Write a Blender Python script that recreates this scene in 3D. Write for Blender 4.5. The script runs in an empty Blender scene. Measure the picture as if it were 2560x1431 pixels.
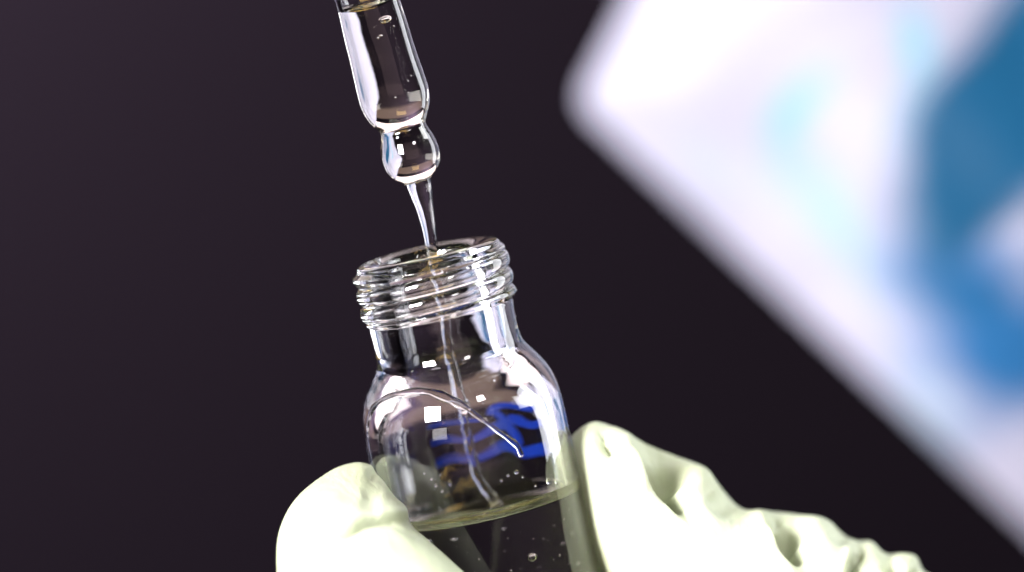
import bpy, bmesh, math, random
import numpy as np
from mathutils import Vector, Matrix

random.seed(7)
rng = np.random.default_rng(7)
scene = bpy.context.scene
col = scene.collection
MM = 0.001
PX = 41.0                                  # photograph pixels per millimetre at the vial

# ------------------------------------------------------------------ camera
DIST = 450.0                               # mm from the vial
ELEV = math.radians(6.0)
ROLL = math.radians(12.3)
cr, sr = math.cos(ROLL), math.sin(ROLL)
TARGET = Vector((4.60, 0.0, -3.18))        # mm; the vial's rim centre is the origin, its axis is Z
FWD = Vector((0, math.cos(ELEV), -math.sin(ELEV)))
UP0 = Vector((0, math.sin(ELEV), math.cos(ELEV)))
RT0 = Vector((1, 0, 0))
RT = RT0 * cr - UP0 * sr
UP = RT0 * sr + UP0 * cr
CAM = TARGET - FWD * DIST
cam_d = bpy.data.cameras.new('camera')
cam = bpy.data.objects.new('camera', cam_d)
col.objects.link(cam)
m = Matrix((RT, UP, -FWD)).transposed().to_4x4()
m.translation = CAM * MM
cam.matrix_world = m
cam_d.sensor_width = 36.0
cam_d.lens = 36.0 * DIST / (2560.0 / PX)
cam_d.clip_start = 0.01
cam_d.clip_end = 10.0
cam_d.dof.use_dof = True
cam_d.dof.focus_distance = (DIST - 2.5) * MM
cam_d.dof.aperture_fstop = 12.0
cam_d.dof.aperture_blades = 0
scene.camera = cam

# ------------------------------------------------------------------ world, lamps, exposure
world = bpy.data.worlds.new('World')
scene.world = world
world.use_nodes = True
bg = world.node_tree.nodes['Background']
bg.inputs[0].default_value = (0.60, 0.45, 0.55, 1)
bg.inputs[1].default_value = 0.015


def area_lamp(name, az, el, dist, w, h, power, colour, aim=(0, 0, -10)):
    """Area lamp: az degrees to the right of the camera side, el degrees up, mm."""
    d = bpy.data.lights.new(name, 'AREA')
    d.shape = 'RECTANGLE'
    d.size, d.size_y = w * MM, h * MM
    d.energy = power
    d.color = colour
    o = bpy.data.objects.new(name, d)
    col.objects.link(o)
    a, e = math.radians(az), math.radians(el)
    p = Vector(aim) + Vector((math.sin(a) * math.cos(e), -math.cos(a) * math.cos(e), math.sin(e))) * dist
    o.location = p * MM
    o.rotation_euler = (p - Vector(aim)).to_track_quat('Z', 'Y').to_euler()
    return o


area_lamp('softbox_key', -35, 19, 380, 120, 110, 9.2, (1.0, 0.97, 0.98))
area_lamp('softbox_fill', 27, 26, 420, 60, 60, 0.8, (1.0, 0.93, 0.96))
area_lamp('softbox_back', 180, 34, 340, 460, 150, 0.48, (1.0, 0.84, 0.86))
area_lamp('softbox_right', 112, 8, 230, 90, 300, 0.75, (0.92, 0.94, 1.0))
area_lamp('added_sheet_lamp', 55, 42, 120, 90, 60, 0.28, (0.97, 0.99, 0.97), aim=(95, 72, 0))  # added to brighten the sheet's unseen right end, which whitens stream and pipette
area_lamp('added_sheen_panel', 8, 12, 760, 800, 520, 0.70, (1.0, 0.70, 0.72))  # added dim pink panel behind the camera, for a mauve sheen on the glass
area_lamp('warm_lamp', 14, -44, 260, 130, 60, 0.20, (1.0, 0.66, 0.22))
area_lamp('added_warm_back', 184, 13, 320, 320, 44, 0.009, (1.0, 0.68, 0.54), aim=(0, 0, -16))  # added unseen behind the vial, for a warm gleam on liquid surface and shoulder
area_lamp('background_wash', -12, 44, 125, 50, 50, 14.0, (0.98, 0.82, 1.0), aim=(-100, 420, 65))

scene.view_settings.view_transform = 'Standard'
scene.view_settings.look = 'None'
scene.view_settings.exposure = 0.0
scene.view_settings.gamma = 1.0
scene.cycles.use_denoising = True
scene.cycles.max_bounces = 24
scene.cycles.transmission_bounces = 24
scene.cycles.glossy_bounces = 12
scene.cycles.transparent_max_bounces = 16
scene.cycles.sample_clamp_indirect = 8.0
scene.cycles.blur_glossy = 0.3


# ------------------------------------------------------------------ helpers
def at(px, py, Y):
    """Point (mm) on the sight line of a photograph pixel, at depth Y behind the vial's axis."""
    dx, dy = px - 1280.0, 715.5 - py
    k = 1.0 / (PX * DIST)
    d = FWD + RT * (dx * k) + UP * (dy * k)
    t = (Y - CAM.y) / d.y
    return CAM + d * t


def new_mesh(name, verts, faces, mat=None, parent=None, smooth=True):
    me = bpy.data.meshes.new(name)
    me.from_pydata([tuple(np.asarray(v, float) * MM) for v in verts], [], faces)
    me.update()
    if smooth:
        me.polygons.foreach_set('use_smooth', [True] * len(me.polygons))
    o = bpy.data.objects.new(name, me)
    col.objects.link(o)
    if mat:
        me.materials.append(mat)
    if parent:
        o.parent = parent
    return o


def tag(o, label=None, cat=None, group=None, kind=None):
    if label: o['label'] = label
    if cat: o['category'] = cat
    if group: o['group'] = group
    if kind: o['kind'] = kind
    return o


def assign(o, mat, test):
    """Give mat to the faces whose centre (mm) and normal pass the test."""
    o.data.materials.append(mat)
    k = len(o.data.materials) - 1
    for p in o.data.polygons:
        if test(p.center / MM, p.normal):
            p.material_index = k


def recalc(o):
    bm = bmesh.new(); bm.from_mesh(o.data)
    bmesh.ops.recalc_face_normals(bm, faces=bm.faces)
    bm.to_mesh(o.data); bm.free()
    o.data.polygons.foreach_set('use_smooth', [True] * len(o.data.polygons))


def nodes_of(name):
    mt = bpy.data.materials.new(name)
    mt.use_nodes = True
    nt = mt.node_tree
    return mt, nt, nt.nodes['Principled BSDF'], nt.nodes['Material Output']


def dielectric(name, ior, colour=(1, 1, 1), rough=0.0, bump=None):
    mt, nt, b, out = nodes_of(name)
    b.inputs['Base Color'].default_value = (*colour, 1)
    b.inputs['Roughness'].default_value = rough
    b.inputs['IOR'].default_value = ior
    b.inputs['Transmission Weight'].default_value = 1.0
    if bump:
        scale, strength, dist, stretch = bump
        tc = nt.nodes.new('ShaderNodeTexCoord')
        mp = nt.nodes.new('ShaderNodeMapping')
        mp.inputs['Scale'].default_value = stretch
        nz = nt.nodes.new('ShaderNodeTexNoise')
        nz.inputs['Scale'].default_value = scale
        nz.inputs['Detail'].default_value = 2.0
        bp = nt.nodes.new('ShaderNodeBump')
        bp.inputs['Strength'].default_value = strength
        bp.inputs['Distance'].default_value = dist
        nt.links.new(tc.outputs['Object'], mp.inputs['Vector'])
        nt.links.new(mp.outputs['Vector'], nz.inputs['Vector'])
        nt.links.new(nz.outputs['Fac'], bp.inputs['Height'])
        nt.links.new(bp.outputs['Normal'], b.inputs['Normal'])
    return mt


M_GLASS = dielectric('vial_glass', 1.5, (0.985, 0.985, 0.985), 0.0, (420, 0.10, 0.00012, (1, 1, 0.35)))
nt_ = M_GLASS.node_tree                     # faint smears on the handled glass
tc_ = nt_.nodes.new('ShaderNodeTexCoord'); sm_ = nt_.nodes.new('ShaderNodeTexNoise'); mr_ = nt_.nodes.new('ShaderNodeMapRange')
sm_.inputs['Scale'].default_value = 260; sm_.inputs['Detail'].default_value = 5; sm_.inputs['Distortion'].default_value = 1.5
mr_.inputs['From Min'].default_value = 0.52; mr_.inputs['From Max'].default_value = 0.75; mr_.inputs['To Min'].default_value = 0.0; mr_.inputs['To Max'].default_value = 0.09
nt_.links.new(tc_.outputs['Object'], sm_.inputs['Vector']); nt_.links.new(sm_.outputs['Fac'], mr_.inputs['Value'])
nt_.links.new(mr_.outputs['Result'], nt_.nodes['Principled BSDF'].inputs['Roughness'])
M_PGLASS = dielectric('pipette_glass', 1.5, (0.985, 0.985, 0.985), 0.0, (500, 0.12, 0.0001, (1, 1, 0.3)))
M_LIQ = dielectric('clear_liquid', 1.36, (0.98, 0.91, 0.52))
M_STREAM = dielectric('pouring_liquid', 1.36, (0.99, 0.99, 0.99))
N_LIQ = 1.36
M_POUR = dielectric('falling_liquid', 1.38)
M_WET = dielectric('glass_against_liquid', 1.5 / N_LIQ)
mt_, nt_, b_, out_ = nodes_of('liquid_against_glass')
tp = nt_.nodes.new('ShaderNodeBsdfTransparent')
tp.inputs['Color'].default_value = (0.99, 0.985, 0.96, 1)
nt_.links.new(tp.outputs[0], out_.inputs['Surface'])
M_THRU = mt_
M_BUBBLE = dielectric('air_in_liquid', 1.0 / 1.36)


def catmull(pts, n):
    """Smooth curve through pts, n samples per span."""
    P = np.asarray(pts, float)
    P = np.vstack([2 * P[0] - P[1], P, 2 * P[-1] - P[-2]])
    out = []
    for i in range(1, len(P) - 2):
        p0, p1, p2, p3 = P[i - 1], P[i], P[i + 1], P[i + 2]
        for k in range(n):
            t = k / n
            out.append(0.5 * ((2 * p1) + (-p0 + p2) * t + (2 * p0 - 5 * p1 + 4 * p2 - p3) * t * t
                              + (-p0 + 3 * p1 - 3 * p2 + p3) * t ** 3))
    out.append(P[-2])
    return np.array(out)


def tube(path, radii, n=20):
    """Swept tube, capped, along a path of points (mm)."""
    path = np.asarray(path, float)
    T = np.gradient(path, axis=0)
    T /= np.linalg.norm(T, axis=1)[:, None]
    ref = np.array([0, 1, 0.0])
    verts, faces, prev = [], [], None
    for i, (p, t, r) in enumerate(zip(path, T, radii)):
        u = np.cross(t, ref); u /= np.linalg.norm(u); w = np.cross(u, t)
        ids = []
        for k in range(n):
            a = 2 * math.pi * k / n
            ids.append(len(verts)); verts.append(p + r * (math.cos(a) * u + math.sin(a) * w))
        if prev:
            for k in range(n):
                j = (k + 1) % n
                faces.append((prev[k], prev[j], ids[j], ids[k]))
        else:
            c = len(verts); verts.append(p - t * r * 0.5)
            for k in range(n): faces.append((c, ids[(k + 1) % n], ids[k]))
        prev = ids
    c = len(verts); verts.append(path[-1] + T[-1] * radii[-1] * 0.5)
    for k in range(n): faces.append((prev[k], prev[(k + 1) % n], c))
    return verts, faces


# ------------------------------------------------------------------ backdrop
mt, nt, b, out = nodes_of('dark_backdrop_paint')
b.inputs['Base Color'].default_value = (0.0020, 0.0016, 0.0021, 1)
b.inputs['Roughness'].default_value = 1.0
b.inputs['Specular IOR Level'].default_value = 0.0
gx, gz = np.linspace(-1400, 1400, 41), np.linspace(-1000, 1000, 31)
V = [(x, 420 + 12 * math.sin(x * .006) , z) for z in gz for x in gx]
F = [(j * 41 + i, j * 41 + i + 1, (j + 1) * 41 + i + 1, (j + 1) * 41 + i) for j in range(30) for i in range(40)]
tag(new_mesh('backdrop', V, F, mt), kind='structure')

# ------------------------------------------------------------------ vial
R_LIP, R_NECK, R_BODY, R_HOLE, R_IN = 4.46, 4.42, 6.18, 2.80, 5.25
PITCH, V_CREST = 1.085, 1.37


def thread(r, z, a):
    v = -z
    # a is measured from +X towards +Y (away); the thread runs down from right to left across the front
    phi = (-a) % (2 * math.pi)
    k = (v - V_CREST - PITCH * phi / (2 * math.pi))
    total = k / PITCH                                    # whole turns
    f = total - round(total)
    turn = (v - 0.42) / PITCH
    fade = max(0.0, min(1.0, (v - 0.40) / 0.30)) * max(0.0, min(1.0, (3.85 - v) / 0.35))
    if r < 4.3 or v > 4.2:
        return r
    return r + fade * 0.37 * math.sqrt(max(0.0, 1 - (2 * abs(f)) ** 2.2))


outer = [(3.15, -0.10), (3.35, -0.03), (3.60, 0.0), (3.95, -0.01), (4.20, -0.06), (4.36, -0.16), (4.44, -0.28), (R_LIP, -0.40)]
outer += [(R_LIP - 0.0, -v) for v in np.arange(0.46, 4.01, 0.045)]
sh = catmull([(4.47, 4.05), (4.44, 4.5), (4.42, 5.2), (4.44, 5.9), (4.56, 6.5), (4.90, 7.05), (5.38, 7.75),
              (5.78, 8.5), (6.03, 9.4), (6.15, 10.4), (R_BODY, 11.6)], 8)
outer += [(r, -v) for r, v in sh]
outer += [(R_BODY, -v) for v in np.linspace(12.2, 29.0, 30)]
outer += [(6.12, -29.6), (5.9, -29.9), (5.5, -30.0), (0, -30.0)]
inn = [(0, -28.9), (4.2, -28.9), (4.9, -28.7), (R_IN, -28.1)]
inn += [(R_IN, -v) for v in np.concatenate([np.linspace(27.5, 15.55, 24), np.linspace(15.0, 12.6, 5)])]
shi = catmull([(R_IN, 12.2), (5.20, 11.0), (5.02, 10.0), (4.62, 9.1), (4.0, 8.35), (3.4, 7.75), (3.0, 7.2),
               (2.84, 6.5), (R_HOLE, 5.8)], 8)
inn += [(r, -v) for r, v in shi]
inn += [(R_HOLE, -v) for v in np.linspace(5.5, 0.7, 18)]
inn += [(2.83, -0.45), (2.90, -0.28), (3.0, -0.18)]
RIN_TAB = np.array([(-z, r) for r, z in inn[4:]])[::-1]
RIN_TAB = RIN_TAB[np.argsort(RIN_TAB[:, 0])]


def r_in(v):
    return float(np.interp(v, RIN_TAB[:, 0], RIN_TAB[:, 1]))


n = 224


def revolve_open(profile, n, rfun=None):
    verts, rings, faces = [], [], []
    for (r, z) in profile:
        if r < 1e-6:
            rings.append([len(verts)]); verts.append((0, 0, z)); continue
        ids = []
        for k in range(n):
            a = 2 * math.pi * k / n
            rr = r if rfun is None else rfun(r, z, a)
            ids.append(len(verts)); verts.append((rr * math.cos(a), rr * math.sin(a), z))
        rings.append(ids)
    for A, B in zip(rings[:-1], rings[1:]):
        for k in range(n):
            j = (k + 1) % n
            if len(A) == 1: faces.append((A[0], B[j], B[k]))
            elif len(B) == 1: faces.append((A[k], A[j], B[0]))
            else: faces.append((A[k], A[j], B[j], B[k]))
    return verts, faces, rings


vo, fo, ro = revolve_open(outer, n, thread)
vi, fi, ri = revolve_open(inn, n)
off = len(vo)
faces = list(fo) + [tuple(i + off for i in f) for f in fi]
A, B = [i + off for i in ri[-1]], ro[0]
faces += [(A[k], A[(k + 1) % n], B[(k + 1) % n], B[k]) for k in range(n)]
vial = new_mesh('glass_vial', vo + vi, faces, M_GLASS)
recalc(vial)
assign(vial, M_WET, lambda c, n: c.z < -15.55 and math.hypot(c.x, c.y) < R_IN + 0.05 and c.z > -28.95)
tag(vial, 'clear glass vial with screw neck and blue wavy emblem, half full, held by gloved fingers', 'vial')

# printed emblem on the far wall of the vial
mt, nt, b, out = nodes_of('blue_print')
b.inputs['Base Color'].default_value = (0.004, 0.03, 0.30, 1)
b.inputs['Roughness'].default_value = 0.4
b.inputs['Subsurface Weight'].default_value = 0.0
tr = nt.nodes.new('ShaderNodeBsdfTranslucent')
tr.inputs['Color'].default_value = (0.005, 0.04, 0.42, 1)
mx = nt.nodes.new('ShaderNodeMixShader')
mx.inputs[0].default_value = 0.5
nt.links.new(b.outputs[0], mx.inputs[1]); nt.links.new(tr.outputs[0], mx.inputs[2])
nt.links.new(mx.outputs[0], out.inputs['Surface'])
M_BLUE = mt


def z1(x, y):
    x, y = 1050 + x * 400 / 2560.0, 980 + y * 400 / 2560.0
    return 1225 + (x - 1221) * 1.2, 1082 + (y - 1092) * 1.4


bands = [
    ([(330, 1165), (560, 1100), (800, 1112), (1000, 1085), (1200, 1000), (1350, 925), (1500, 935), (1640, 985), (1820, 930), (2030, 855)],
     [120, 118, 112, 125, 140, 150, 160, 150, 160, 170]),
    ([(250, 865), (450, 812), (700, 838), (860, 850), (1000, 780), (1150, 690), (1300, 610)], [125, 130, 130, 140, 150, 170, 180]),
    ([(150, 565), (350, 530), (600, 520), (800, 500), (970, 520)], [110, 115, 120, 115, 80]),
    ([(1110, 420), (1140, 310), (1260, 240), (1420, 240), (1590, 290), (1740, 312), (1865, 285)], [120, 150, 140, 120, 130, 135, 150]),
    ([(1190, 360), (1300, 500), (1430, 660), (1540, 800), (1600, 900)], [120, 150, 170, 160, 120]),
    ([(1400, 490), (1560, 530), (1740, 590), (1850, 575), (1960, 515)], [150, 170, 160, 150, 150]),
]
ev, ef = [], []
for bi, (pts, wd) in enumerate(bands):
    c = catmull([(p[0], p[1]) for p in pts], 8)
    w = catmull([(q * 0.86, 0) for q in wd], 8)[:, 0]
    T = np.gradient(c, axis=0); T /= np.linalg.norm(T, axis=1)[:, None]
    N = np.stack([-T[:, 1], T[:, 0]], 1)
    rad = R_BODY + 0.015 + 0.012 * bi
    K = 7
    start = len(ev)
    for i in range(len(c)):
        for k in range(K):
            q = c[i] + N[i] * w[i] * (k / (K - 1) - 0.5)
            p = at(*z1(*q), 3.0)
            x = max(-6.0, min(6.0, p.x))
            ev.append((x, math.sqrt(max(0.01, rad ** 2 - x * x)), p.z + 0.07 * (math.sqrt(max(.01, rad**2 - x*x)) - 3.0)))
    for i in range(len(c) - 1):
        for k in range(K - 1):
            a = start + i * K + k
            ef.append((a, a + 1, a + K + 1, a + K))
emblem = new_mesh('emblem', ev, ef, M_BLUE, vial)
emblem['label'] = 'blue emblem of wavy stripes printed on the far side of the glass'

# ------------------------------------------------------------------ liquid in the vial
V_SURF, MEN_H, MEN_L = 16.45, 0.90, 0.40
surf = []
for r in np.concatenate([np.linspace(0, 4.2, 8), np.linspace(4.35, R_IN, 16)]):
    rise = MEN_H * math.exp(-(R_IN - r) / MEN_L)
    surf.append((float(r), -V_SURF + rise))
surf[0] = (0, -V_SURF)
lp = surf[:-1] + [(R_IN - 0.006, -15.55)] + [(R_IN - 0.006, -v) for v in np.linspace(15.9, 28.1, 20)] + [(4.89, -28.69), (4.2, -28.89), (0, -28.89)]
lv, lf, _ = revolve_open(lp, 160)
liquid = new_mesh('liquid', lv, lf, M_LIQ)
recalc(liquid)
assign(liquid, M_THRU, lambda c, n: math.hypot(c.x, c.y) > R_IN - 0.02 or c.z < -28.5)
tag(liquid, 'clear liquid with tiny bubbles filling the lower half of the glass vial', 'liquid')

bub_px = [(1329, 1389, 11, -2.5), (1407, 1384, 5.0, -3.0), (1448, 1380, 4.0, 0), (1382, 1337, 4.0, 2.0), (1354, 1361, 4.5, 3),
          (1382, 1414, 5.0, 3), (1276, 1421, 4.5, -2), (1225, 1429, 5.0, -3), (1194, 1420, 6, 3), (1103, 1336, 5.5, 2), (1156, 1331, 5, 3),
          (1245, 1312, 4, 3), (1414, 1294, 3.5, -2), (1402, 1273, 3, 0), (1341, 1343, 3, 0), (1355, 1312, 3, 1), (1264, 1340, 3.2, -1),
          (1441, 1347, 3.2, 1), (1435, 1325, 2.6, 0), (1438, 1307, 2.6, 1), (1196, 1394, 3.4, -3), (1170, 1375, 2.6, -2), (1302, 1326, 2.4, -3),
          (1318, 1342, 2.4, 0), (1360, 1348, 2.2, -1), (1390, 1394, 2.6, -3), (1401, 1407, 2.4, 0), (1256, 1370, 2.6, 0), (1445, 1425, 3, -1),
          (1350, 1425, 2.4, -2), (1107, 1395, 3, -4), (1143, 1360, 2.4, -2), (1290, 1414, 2.3, 1), (1321, 1412, 3.0, 2)]
bm = bmesh.new()
bmesh.ops.create_icosphere(bm, subdivisions=3, radius=MM)
bmesh_me = bpy.data.meshes.new('air_bubble')
bm.to_mesh(bmesh_me); bm.free()
bmesh_me.polygons.foreach_set('use_smooth', [True] * len(bmesh_me.polygons))
bmesh_me.materials.append(M_BUBBLE)


def bubble(p, r, parent, sq=(1, 1, 1)):
    o = bpy.data.objects.new('air_bubble', bmesh_me)
    col.objects.link(o)
    o.location = p * MM
    o.scale = (r * sq[0], r * sq[1], r * sq[2])
    o.parent = parent
    return o


for (x, y, r, Y) in bub_px:
    p = at(x, y, Y)
    xx = p.x / 1.18                        # the filled vial magnifies sideways
    lim = math.sqrt(max(0.2, (R_IN - .25) ** 2 - xx * xx))
    p = Vector((xx, max(-lim, min(lim, Y)), p.z))
    bubble(p, (r if r > 8 else 0.62 * r) / PX, liquid)

# ------------------------------------------------------------------ pipette
S_TOP = 11.4
TIP = at(1045, 454, 0.0)
TOP = at(918, 0, 0.0)
axis = (TOP - TIP).normalized()
rot = axis.to_track_quat('Z', 'X').to_matrix()


def along(verts):
    return [TIP + rot @ Vector(v) for v in verts]


po = catmull([(0.80, 0.0), (1.02, 0.22), (1.44, 0.60), (1.70, 1.20), (1.75, 1.80), (1.66, 2.45), (1.48, 3.02), (1.40, 3.40),
              (1.60, 3.80), (1.92, 4.40), (2.10, 5.10), (2.14, 5.8), (2.08, 7.5), (1.99, 9.8), (1.90, 12.0), (1.88, 20.0), (1.88, 34.0)], 10)
pin = catmull([(0.50, 0.0), (0.68, 0.30), (1.12, 0.72), (1.40, 1.30), (1.44, 1.82), (1.36, 2.45), (1.08, 3.0), (0.98, 3.38),
               (1.28, 3.9), (1.64, 4.5), (1.82, 5.2), (1.86, 5.9), (1.79, 7.5), (1.70, 9.8), (1.62, 12.0), (1.60, 20.0), (1.60, 34.0)], 10)


def wob(r, z, a):
    # hand-drawn tube: slightly out of round, wavier near the shoulder
    return r * (1 + 0.010 * math.sin(2 * a + z * 0.55) + 0.007 * math.sin(3 * a - z * 1.1 + 1))


profile = [(float(r), float(z)) for r, z in po] + [(float(r), float(z)) for r, z in pin[::-1]]
pv, pf, pr = revolve_open(profile, 128, wob)
A, B = pr[-1], pr[0]
pf += [(A[k], A[(k + 1) % 128], B[(k + 1) % 128], B[k]) for k in range(128)]
pip = new_mesh('dropper_pipette', along(pv), pf, M_PGLASS)
recalc(pip)
assign(pip, M_WET, lambda c, n: (lambda q: q.dot(axis) < S_TOP - 0.1 and q.dot(axis) > 0.05 and n.dot(q - axis * q.dot(axis)) < 0)(Vector(c) - TIP))
tag(pip, 'slanted clear glass dropper pipette with a rounded bulb tip pouring above the vial', 'pipette')

lin = [(float(r) - 0.006, float(z)) for r, z in pin if 0.02 < z < S_TOP]
prof = [(0, 0.03)] + lin + [(1.62, S_TOP - 0.02), (1.55, S_TOP - 0.12), (1.2, S_TOP - .28), (0.8, S_TOP - .42), (0.4, S_TOP - .5), (0, S_TOP - .52)]
cv, cf, _ = revolve_open(prof, 96, wob)
pliq = new_mesh('liquid_column', along(cv), cf, M_STREAM)
recalc(pliq)
assign(pliq, M_THRU, lambda c, n: (lambda q: 0.04 < q.dot(axis) < S_TOP - 0.1 and abs(n.dot(axis)) < 0.9)(Vector(c) - TIP))
tag(pliq, 'clear liquid column with bubbles inside the glass dropper pipette', 'liquid')
for (x, y, r, Y, sq) in [(964, 50, 15, -.7, (1, 1, .62)), (952, 90, 4.5, -.9, (1, 1, .6)), (945, 96, 2.6, -1, (1, 1, 1)), (987, 66, 2.4, -.8, (1, 1, 1)),
                         (1008, 63, 2.4, -.3, (1, 1, 1)), (1028, 190, 2.4, -.6, (1, 1, 1)), (1021, 203, 2.2, -.8, (1, 1, 1)), (1022, 232, 3.0, -.8, (1, 1, 1)),
                         (988, 243, 2.2, -.9, (1, 1, 1)), (1033, 152, 2.0, -.5, (1, 1, 1))]:
    p = at(x, y, Y)
    s = (p - TIP).dot(axis); c0 = TIP + axis * s
    q = c0 + (p - c0) * 0.8
    bubble(q, r / PX, pliq, sq)

# ------------------------------------------------------------------ pouring stream
sp = [(1045, 450, 0), (1050, 470, 0), (1062, 520, 0), (1073, 575, 0), (1083, 640, 0), (1097, 710, .1), (1111, 790, .2), (1119, 850, .4), (1127, 905, .6),
      (1141, 955, .9), (1153, 985, 1.2), (1151, 1005, 1.5), (1158, 1040, 1.7), (1168, 1085, 2.0), (1180, 1140, 2.2), (1194, 1190, 2.4), (1215, 1222, 2.5), (1236, 1248, 2.6), (1245, 1272, 2.6)]
sr_ = [30, 29, 21, 15.5, 13, 12.5, 12, 12.5, 13, 14.5, 16, 10.5, 11, 12, 12.5, 12, 12, 13, 18]
pts = catmull([tuple(at(*q)) for q in sp], 12)
rads = catmull([(q / PX, 0) for q in sr_], 12)[:, 0]
k = np.arange(len(rads))
pts[:, 0] += 0.03 * np.sin(k * 0.45) * np.clip((k - 48) / 20, 0, 1)
rads = rads * (1 + 0.04 * np.sin(k * 0.6) * np.clip((k - 55) / 30, 0, 1))
tv, tf = tube(pts, rads, 28)
stream = new_mesh('liquid_stream', tv, tf, M_POUR)
recalc(stream)
tag(stream, 'thin stream of clear liquid pouring from the pipette tip into the vial', 'liquid stream')

# ------------------------------------------------------------------ film of liquid trickling over the inner shoulder
arc = [(962, 1172), (948, 1130), (926, 1095), (920, 1082), (940, 1055), (975, 1022), (1020, 997), (1075, 988), (1125, 1003), (1165, 1022), (1210, 1055),
       (1250, 1085), (1283, 1112), (1297, 1140)]
wid = [4, 5, 7, 10, 13, 12, 11, 9, 13, 11, 7, 9, 12, 11]
P3 = []
for (x, y) in arc:
    p = at(x, y, -4.5)
    for _ in range(3):
        rr = r_in(-p.z) - 0.02
        xx = max(-rr + .02, min(rr - .02, p.x))
        p = at(x, y, -math.sqrt(max(0.02, rr * rr - xx * xx)))
    P3.append((xx, p.y, p.z))
pts = catmull(P3, 10)
rads = catmull([(q / PX, 0) for q in wid], 10)[:, 0]
rads *= np.linspace(1.0, 0.55, len(rads)) * 0.72 * (1 + 0.12 * np.sin(np.arange(len(rads)) * 0.6))
tv, tf = tube(pts, rads * 1.5, 18)
flat = []
for q in tv:                                # a flat film on the wall, not a round cord
    rw = r_in(-q[2]) - 0.02
    rq = math.hypot(q[0], q[1])
    k = (rw + (rq - rw) * 0.38) / max(rq, 1e-6)
    flat.append((q[0] * k, q[1] * k, q[2]))
tv = flat
trickle = new_mesh('liquid_trickle', tv, tf, M_STREAM)
recalc(trickle)
tag(trickle, 'curved rivulet of liquid clinging inside the shoulder of the vial', 'liquid trickle')

drop_me = bmesh_me.copy(); drop_me.name = 'droplet'
drop_me.materials.clear(); drop_me.materials.append(M_STREAM)
for (x, y, r, sz) in [(1128, 1206, 7, 1.8), (1265, 1188, 8, .8), (1285, 1180, 8, .9), (1300, 1192, 7, 1), (1358, 1205, 9, 1.2), (1375, 1207, 6, 1.1), (1085, 1195, 7, .8),
                      (1095, 1211, 6, .9), (1105, 1185, 5, 1), (1068, 1180, 5, .8), (998, 968, 6, .8), (1002, 985, 5, 1), (1155, 906, 6, .8), (1047, 935, 5, .9),
                      (1205, 1010, 5, 1), (1230, 962, 6, .9), (1300, 935, 6, .8), (1110, 1225, 4, 1), (1250, 1200, 5, 1), (1330, 1215, 5, .8)]:
    p = at(x, y, -4.5)
    for _ in range(3):
        rr = r_in(-p.z) - 0.01
        xx = max(-rr + .02, min(rr - .02, p.x))
        p = at(x, y, -math.sqrt(max(0.02, rr * rr - xx * xx)))
    o = bpy.data.objects.new('droplet', drop_me)
    col.objects.link(o)
    o.location = Vector((xx, p.y, p.z)) * MM
    o.rotation_euler = (0, 0, math.atan2(xx, -p.y))
    r *= random.uniform(0.45, 0.9)
    o.scale = (r / PX, 0.45 * r / PX, sz * r / PX)
    o.parent = trickle

# ------------------------------------------------------------------ gloved hand
mt, nt, b, out = nodes_of('pale_green_latex')
tc = nt.nodes.new('ShaderNodeTexCoord')
nz = nt.nodes.new('ShaderNodeTexNoise'); nz.inputs['Scale'].default_value = 160; nz.inputs['Detail'].default_value = 3
nz2 = nt.nodes.new('ShaderNodeTexNoise'); nz2.inputs['Scale'].default_value = 2600; nz2.inputs['Detail'].default_value = 2
rp = nt.nodes.new('ShaderNodeValToRGB')
rp.color_ramp.elements[0].position = 0.3; rp.color_ramp.elements[0].color = (0.35, 0.385, 0.245, 1)
rp.color_ramp.elements[1].position = 0.7; rp.color_ramp.elements[1].color = (0.41, 0.45, 0.315, 1)
bp = nt.nodes.new('ShaderNodeBump'); bp.inputs['Strength'].default_value = 0.5; bp.inputs['Distance'].default_value = 0.00006
nt.links.new(tc.outputs['Object'], nz.inputs['Vector']); nt.links.new(tc.outputs['Object'], nz2.inputs['Vector'])
nt.links.new(nz.outputs['Fac'], rp.inputs['Fac']); nt.links.new(rp.outputs['Color'], b.inputs['Base Color'])
mp3 = nt.nodes.new('ShaderNodeMapping'); mp3.inputs['Rotation'].default_value = (0.3, 0.5, 0.2); mp3.inputs['Scale'].default_value = (1.0, 0.35, 0.30)
nz3 = nt.nodes.new('ShaderNodeTexNoise'); nz3.inputs['Scale'].default_value = 620; nz3.inputs['Detail'].default_value = 3; nz3.inputs['Distortion'].default_value = 1.2
bp3 = nt.nodes.new('ShaderNodeBump'); bp3.inputs['Strength'].default_value = 0.7; bp3.inputs['Distance'].default_value = 0.00030
nt.links.new(tc.outputs['Object'], mp3.inputs['Vector']); nt.links.new(mp3.outputs['Vector'], nz3.inputs['Vector'])
nt.links.new(nz3.outputs['Fac'], bp3.inputs['Height']); nt.links.new(bp3.outputs['Normal'], bp.inputs['Normal'])
nt.links.new(nz2.outputs['Fac'], bp.inputs['Height']); nt.links.new(bp.outputs['Normal'], b.inputs['Normal'])
b.inputs['Roughness'].default_value = 0.55
b.inputs['Specular IOR Level'].default_value = 0.35
b.inputs['Subsurface Weight'].default_value = 0.12
b.inputs['Subsurface Radius'].default_value = (0.0006, 0.0009, 0.0004)
b.inputs['Subsurface Scale'].default_value = 1.0
M_GLOVE = mt


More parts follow.
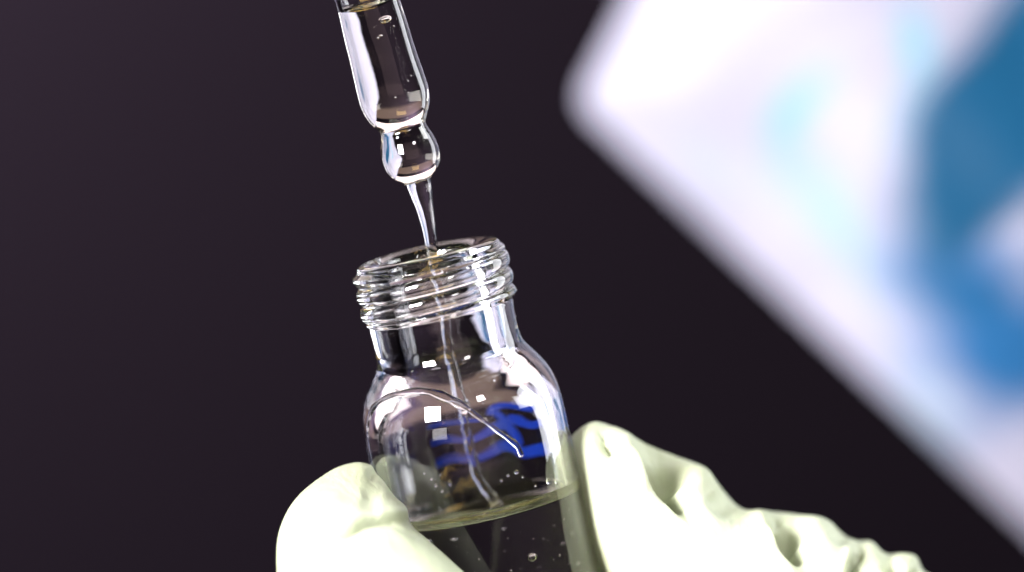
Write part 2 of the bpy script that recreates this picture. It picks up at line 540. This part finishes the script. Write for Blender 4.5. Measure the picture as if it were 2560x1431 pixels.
def loft(stations, n=64, power=2.3):
    """stations: (px_a, py_a, px_b, py_b, Yc, half_depth mm): opposite outline points in the picture and the depth there."""
    S = catmull(stations, 6)
    verts, faces, prev = [], [], None
    for st in S:
        ax, ay, bx, by, Yc, hd = st
        cx, cy, hx, hy = (ax + bx) / 2, (ay + by) / 2, (ax - bx) / 2, (ay - by) / 2
        ids = []
        for k in range(n):
            a = 2 * math.pi * k / n
            ca, sa = math.cos(a), math.sin(a)
            ca = math.copysign(abs(ca) ** (2 / power), ca); sa = math.copysign(abs(sa) ** (2 / power), sa)
            ids.append(len(verts)); verts.append(tuple(at(cx + hx * ca, cy + hy * ca, Yc + hd * sa)))
        if prev:
            for k in range(n):
                j = (k + 1) % n
                faces.append((prev[k], prev[j], ids[j], ids[k]))
        else:
            faces.append(tuple(ids[::-1]))
        prev = ids
    faces.append(tuple(prev))
    return verts, faces


thumb = [(893, 1156, 905, 1157, -1.0, 0.4), (858, 1163, 938, 1166, -1.2, 1.5), (818, 1181, 958, 1196, -2.0, 2.4), (760, 1225, 985, 1238, -3.4, 3.6),
         (722, 1270, 1016, 1268, -4.6, 4.4), (702, 1312, 1026, 1302, -5.4, 5.0), (693, 1345, 1062, 1342, -6.0, 5.4), (690, 1382, 1106, 1382, -6.6, 5.8),
         (692, 1431, 1160, 1431, -7.2, 6.2), (705, 1510, 1245, 1500, -8.0, 6.8), (790, 1700, 1420, 1650, -8.2, 8.0), (980, 1980, 1640, 1850, -6.5, 8.8),
         (1280, 2330, 1900, 2080, -3.0, 9.5), (1700, 2600, 2200, 2250, 3.0, 10.5)]


def st_px(s, t):
    return 1430 + s * .891 + t * .454, 1250 + s * .454 - t * .891


top = [(-75, 133), (-62, 172), (-36, 203), (0, 212), (36, 216), (106, 212), (180, 219), (255, 226), (311, 204), (392, 176), (457, 204), (525, 230), (593, 247), (667, 232),
       (714, 251), (754, 237), (795, 256), (830, 266), (880, 242), (1000, 262), (1300, 275), (1700, 300), (2000, 330)]
bot = [(-75, 126), (-40, 88), (0, 48), (54, -28), (144, -130), (275, -245), (400, -305), (600, -335), (900, -345), (2000, -420)]
dep = [(-75, 0.4), (-62, 1.3), (-36, 2.2), (0, 3.2), (54, 4.2), (144, 5.2), (275, 6.2), (600, 7.0), (900, 7.5), (2000, 8.8)]
index = []
for s, t in top:
    bt = np.interp(s, [q[0] for q in bot], [q[1] for q in bot])
    hd = np.interp(s, [q[0] for q in dep], [q[1] for q in dep])
    x0, y0 = st_px(s, t); x1, y1 = st_px(s, bt)
    index.append((x0, y0, x1, y1, 1.4 + 0.003 * max(0, s), hd))

hv, hf = [], []


def add(vf):
    o = len(hv)
    hv.extend(vf[0]); hf.extend([tuple(i + o for i in f) for f in vf[1]])


add(loft(thumb)); add(loft(index))
# palm, wrist and the other three fingers, folded below the frame
add(tube(catmull([(26, 6, -48), (36, 10, -56), (48, 13, -62), (62, 15, -68), (84, 16, -80), (110, 17, -96)], 6),
         catmull([(13, 0), (17, 0), (19, 0), (19, 0), (17, 0), (16, 0)], 6)[:, 0], 48))
for q, (y0, dz, L) in enumerate([(9.5, -2, 1.0), (14, -8, .92), (17, -14, .78)]):
    fp = [(52, y0 + 3, -62 + dz), (40, y0 + 5, -50 + dz), (24, y0 + 4, -43 + dz), (10, y0 + 2, -43 + dz), (2 + 4 * q, y0 + 1, -49 + dz), (8 + 3 * q, y0 + 1, -56 + dz)]
    add(tube(catmull(fp, 8), catmull([(8.4 * L, 0), (8.2 * L, 0), (7.8 * L, 0), (7.2 * L, 0), (6.6 * L, 0), (5.6 * L, 0)], 8)[:, 0], 40))
tmp = new_mesh('gloved_hand_source', hv, hf)
recalc(tmp)
rm = tmp.modifiers.new('r', 'REMESH'); rm.mode = 'VOXEL'; rm.voxel_size = 0.2 * MM
sm = tmp.modifiers.new('s', 'SMOOTH'); sm.factor = 0.5; sm.iterations = 5
me = bpy.data.meshes.new_from_object(tmp.evaluated_get(bpy.context.evaluated_depsgraph_get()))
bpy.data.objects.remove(tmp)
co = np.empty(len(me.vertices) * 3); me.vertices.foreach_get('co', co); co = co.reshape(-1, 3) / MM
no = np.empty(len(me.vertices) * 3); me.vertices.foreach_get('normal', no); no = no.reshape(-1, 3)
# photograph pixel of every vertex, to lay the creases where the glove is folded
rel = co - np.array(CAM)
dz = rel @ np.array(FWD)
pxx = 1280 + (rel @ np.array(RT)) / dz * PX * DIST
pyy = 715.5 - (rel @ np.array(UP)) / dz * PX * DIST
facing = np.clip(-(no @ np.array(FWD)) * 1.6 + 0.25, 0, 1)


def seg(p, q):
    d = np.array([q[0] - p[0], q[1] - p[1]], float); L = np.linalg.norm(d); d /= L
    rx, ry = pxx - p[0], pyy - p[1]
    t = np.clip((rx * d[0] + ry * d[1]) / L, 0, 1)
    sx, sy = rx - t * L * d[0], ry - t * L * d[1]
    side = rx * -d[1] + ry * d[0]
    return np.hypot(sx, sy), t, side


disp = np.zeros(len(co))


def crease(p, q, width, depth, steep=0.0, taper=True, ridge=0.0):
    """A fold pressed into the glove from p to q (px); steep > 0 sharpens one bank of it."""
    global disp
    d, t, side = seg(p, q)
    w = width * (1 + steep * np.tanh(side / width))
    a = np.sin(np.pi * np.clip(t * 0.8 + 0.1, 0, 1)) if taper else 1.0
    disp -= depth * a * np.exp(-(d / w) ** 2) * facing
    if ridge:
        sgn = 1.0 if steep <= 0 else -1.0
        lip = np.exp(-((side * sgn - 1.15 * width) / (0.55 * width)) ** 2) * np.exp(-(np.maximum(0, d - 2.2 * width) / width) ** 2)
        disp += ridge * a * lip * facing


def fold(pts, width, depth):
    """One continuous curved crease through pts (px), deepest in the middle."""
    global disp
    P = catmull(pts, 6)
    best = np.full(len(co), 1e9); tt = np.zeros(len(co)); sd = np.zeros(len(co))
    for i in range(len(P) - 1):
        d, t, side = seg(P[i], P[i + 1])
        m = d < best
        best[m] = d[m]; tt[m] = (i + t[m]) / (len(P) - 1); sd[m] = side[m]
    a = np.sin(np.pi * np.clip(tt * 0.92 + 0.06, 0, 1)) ** 0.7
    w = width * np.where(sd > 0, 0.8, 1.5)
    disp -= depth * a * np.exp(-(best / w) ** 2) * facing
    disp += 0.15 * depth * a * np.exp(-((best - 2.2 * width) / (1.5 * width)) ** 2) * facing


# index finger: dents and folds
crease((1514, 1082), (1520, 1128), 30, 3.0, -0.2, ridge=0.3)
crease((1520, 1090), (1570, 1078), 14, 0.5)
crease((1620, 1100), (1668, 1215), 42, 5.6, -0.5, ridge=0.9)
crease((1668, 1215), (1720, 1280), 26, 2.2, -0.3, ridge=0.3)
crease((1600, 1100), (1640, 1150), 12, 0.8)
crease((1795, 1215), (1850, 1275), 26, 1.4, 0.4, ridge=0.4)
crease((1945, 1296), (1975, 1352), 30, 4.4, -0.4, ridge=0.7)
crease((1970, 1345), (2020, 1405), 32, 1.8, -0.3)
crease((2085, 1310), (2130, 1350), 24, 1.0)
crease((2152, 1362), (2130, 1440), 20, 3.0, -0.3, ridge=0.5)
crease((2225, 1390), (2235, 1440), 15, 1.6)
crease((2310, 1420), (2300, 1480), 22, 1.6)
# thumb: the fold across its pad
fold([(866, 1338), (912, 1311), (958, 1301), (1004, 1308), (1050, 1334)], 12, 1.5)
crease((900, 1240), (960, 1250), 42, 0.45)
crease((925, 1168), (950, 1190), 16, 0.7)
# slow unevenness of loose latex
disp += 0.10 * np.sin(pxx * 0.021 + 1.3 * np.sin(pyy * 0.013)) * np.sin(pyy * 0.017 + 0.7) * facing
co2 = co + no * disp[:, None]
# the glove flattens where it presses on the vial
for arr_iter in range(1):
    rxy = np.hypot(co2[:, 0], co2[:, 1])
    inside = (rxy < R_BODY + 0.05) & (co2[:, 2] < -9)
    k = (R_BODY + 0.05) / np.maximum(rxy, 1e-6)
    co2[inside, 0] *= k[inside]; co2[inside, 1] *= k[inside]
me.vertices.foreach_set('co', (co2 * MM).ravel())
me.update()
me.polygons.foreach_set('use_smooth', [True] * len(me.polygons))
me.materials.clear(); me.materials.append(M_GLOVE)
hand = bpy.data.objects.new('gloved_hand', me)
col.objects.link(hand)
tag(hand, 'hand in a wrinkled pale green latex glove pinching the vial', 'hand')

# ------------------------------------------------------------------ out-of-focus white and blue sheet behind
DS = 75.0
A_DIR, B_DIR = np.array([.730, .683]), np.array([.447, -.894])
CORNER = np.array([1440.0, 258.0])
nu, nv = 150, 110
LU, LV = 4200.0, 2900.0
us = LU * np.linspace(0, 1, nu) ** 1.5
vs = LV * np.linspace(0, 1, nv) ** 1.5


def blob(x, y, pts):
    f = 0.0
    for (cx, cy, rx, ry, ang, amp) in pts:
        a = math.radians(ang)
        dx, dy = x - cx, y - cy
        p, q = dx * math.cos(a) + dy * math.sin(a), -dx * math.sin(a) + dy * math.cos(a)
        f += amp * math.exp(-((p / rx) ** 2 + (q / ry) ** 2) ** 1.5)
    return max(0.0, min(1.0, f))


deep = [(2560, 150, 280, 130, -45, 1.0), (2430, 330, 140, 170, 60, 1.0), (2395, 540, 120, 190, 95, .95), (2530, 330, 160, 190, 100, 1.0), (2680, 120, 200, 300, 0, 1),
        (2390, 700, 100, 150, 90, .5), (2505, 620, 40, 120, 60, -1.0), (2600, 600, 60, 120, 60, -.6)]
mid = [(2390, 680, 110, 210, 92, .95), (2430, 850, 110, 190, 80, .75), (2540, 900, 120, 150, 60, .6), (2500, 1020, 80, 140, 60, .4), (2680, 700, 70, 200, 0, .8),
       (2700, 900, 120, 160, 0, .7), (3000, 600, 160, 300, 20, .7)]
pale = [(2000, 255, 110, 42, -45, .7), (1960, 360, 45, 120, 10, .35), (2285, 95, 38, 90, -12, .8), (2050, 490, 70, 150, -30, .4), (2310, 420, 40, 300, 0, .4), (2150, 640, 40, 170, -35, .3), (2260, 260, 30, 150, 15, .35), (1780, 420, 60, 120, -45, .12), (2330, 1010, 60, 140, -35, .3)]
sv, sc_, sf = [], [], []
for side in (0, 1):
    for jv in range(nv):
        for iu in range(nu):
            u, v = us[iu], vs[jv]
            # rounded corner
            Rr = 50.0
            uu, vv = u, v
            if u < Rr and v < Rr:
                d = math.hypot(Rr - u, Rr - v); mxx = max(Rr - u, Rr - v)
                if d > 0:
                    s = mxx / d
                    uu, vv = Rr - (Rr - u) * s, Rr - (Rr - v) * s
            e = min(u, v, LU - u, LV - v)
            x, y = CORNER + A_DIR * uu + B_DIR * vv
            roll = 1 - math.exp(-e / 240.0)
            fold = 1.2 * math.sin(u * .006 + 0.8 * math.sin(v * .004)) + 1.0 * math.sin(v * .009 + u * .002)
            th = 4.0 * roll
            Y = DS - (th + fold * roll) if side == 0 else DS + 1.0 + th * 0.4 * (1 if e > 0 else 0)
            sv.append(tuple(at(x, y, Y)))
            w = np.array([0.23, 0.225, 0.285]) * (1 + 0.07 * math.sin(x * .011 + 2 * math.sin(y * .008)) * math.sin(y * .013 + x * .004))
            for f, c in ((blob(x, y, pale), (0.10, 0.24, 0.31)), (blob(x, y, mid), (0.010, 0.066, 0.165)), (blob(x, y, deep), (0.0, 0.036, 0.084))):
                w = w * (1 - f) + np.array(c) * f
            sc_.append((*w, 1))
NS = nu * nv
for jv in range(nv - 1):
    for iu in range(nu - 1):
        a = jv * nu + iu
        sf.append((a, a + 1, a + nu + 1, a + nu))
        sf.append((a + NS, a + nu + NS, a + nu + 1 + NS, a + 1 + NS))
rim = [i for i in range(nu)] + [j * nu + nu - 1 for j in range(1, nv)] + [(nv - 1) * nu + i for i in range(nu - 2, -1, -1)] + [j * nu for j in range(nv - 2, 0, -1)]
for a, b_ in zip(rim, rim[1:] + rim[:1]):
    sf.append((a, a + NS, b_ + NS, b_))
mt, nt, b, out = nodes_of('white_sheet_with_blue_print')
ca = nt.nodes.new('ShaderNodeVertexColor'); ca.layer_name = 'print'
nt.links.new(ca.outputs['Color'], b.inputs['Base Color'])
b.inputs['Roughness'].default_value = 0.6
b.inputs['Specular IOR Level'].default_value = 0.1
sheet = new_mesh('printed_sheet', sv, sf, mt)
at_ = sheet.data.color_attributes.new('print', 'FLOAT_COLOR', 'POINT')
at_.data.foreach_set('color', np.array(sc_, dtype=np.float32).ravel())
recalc(sheet)
tag(sheet, 'out-of-focus white sheet with blue patches slanting behind the vial', 'sheet')
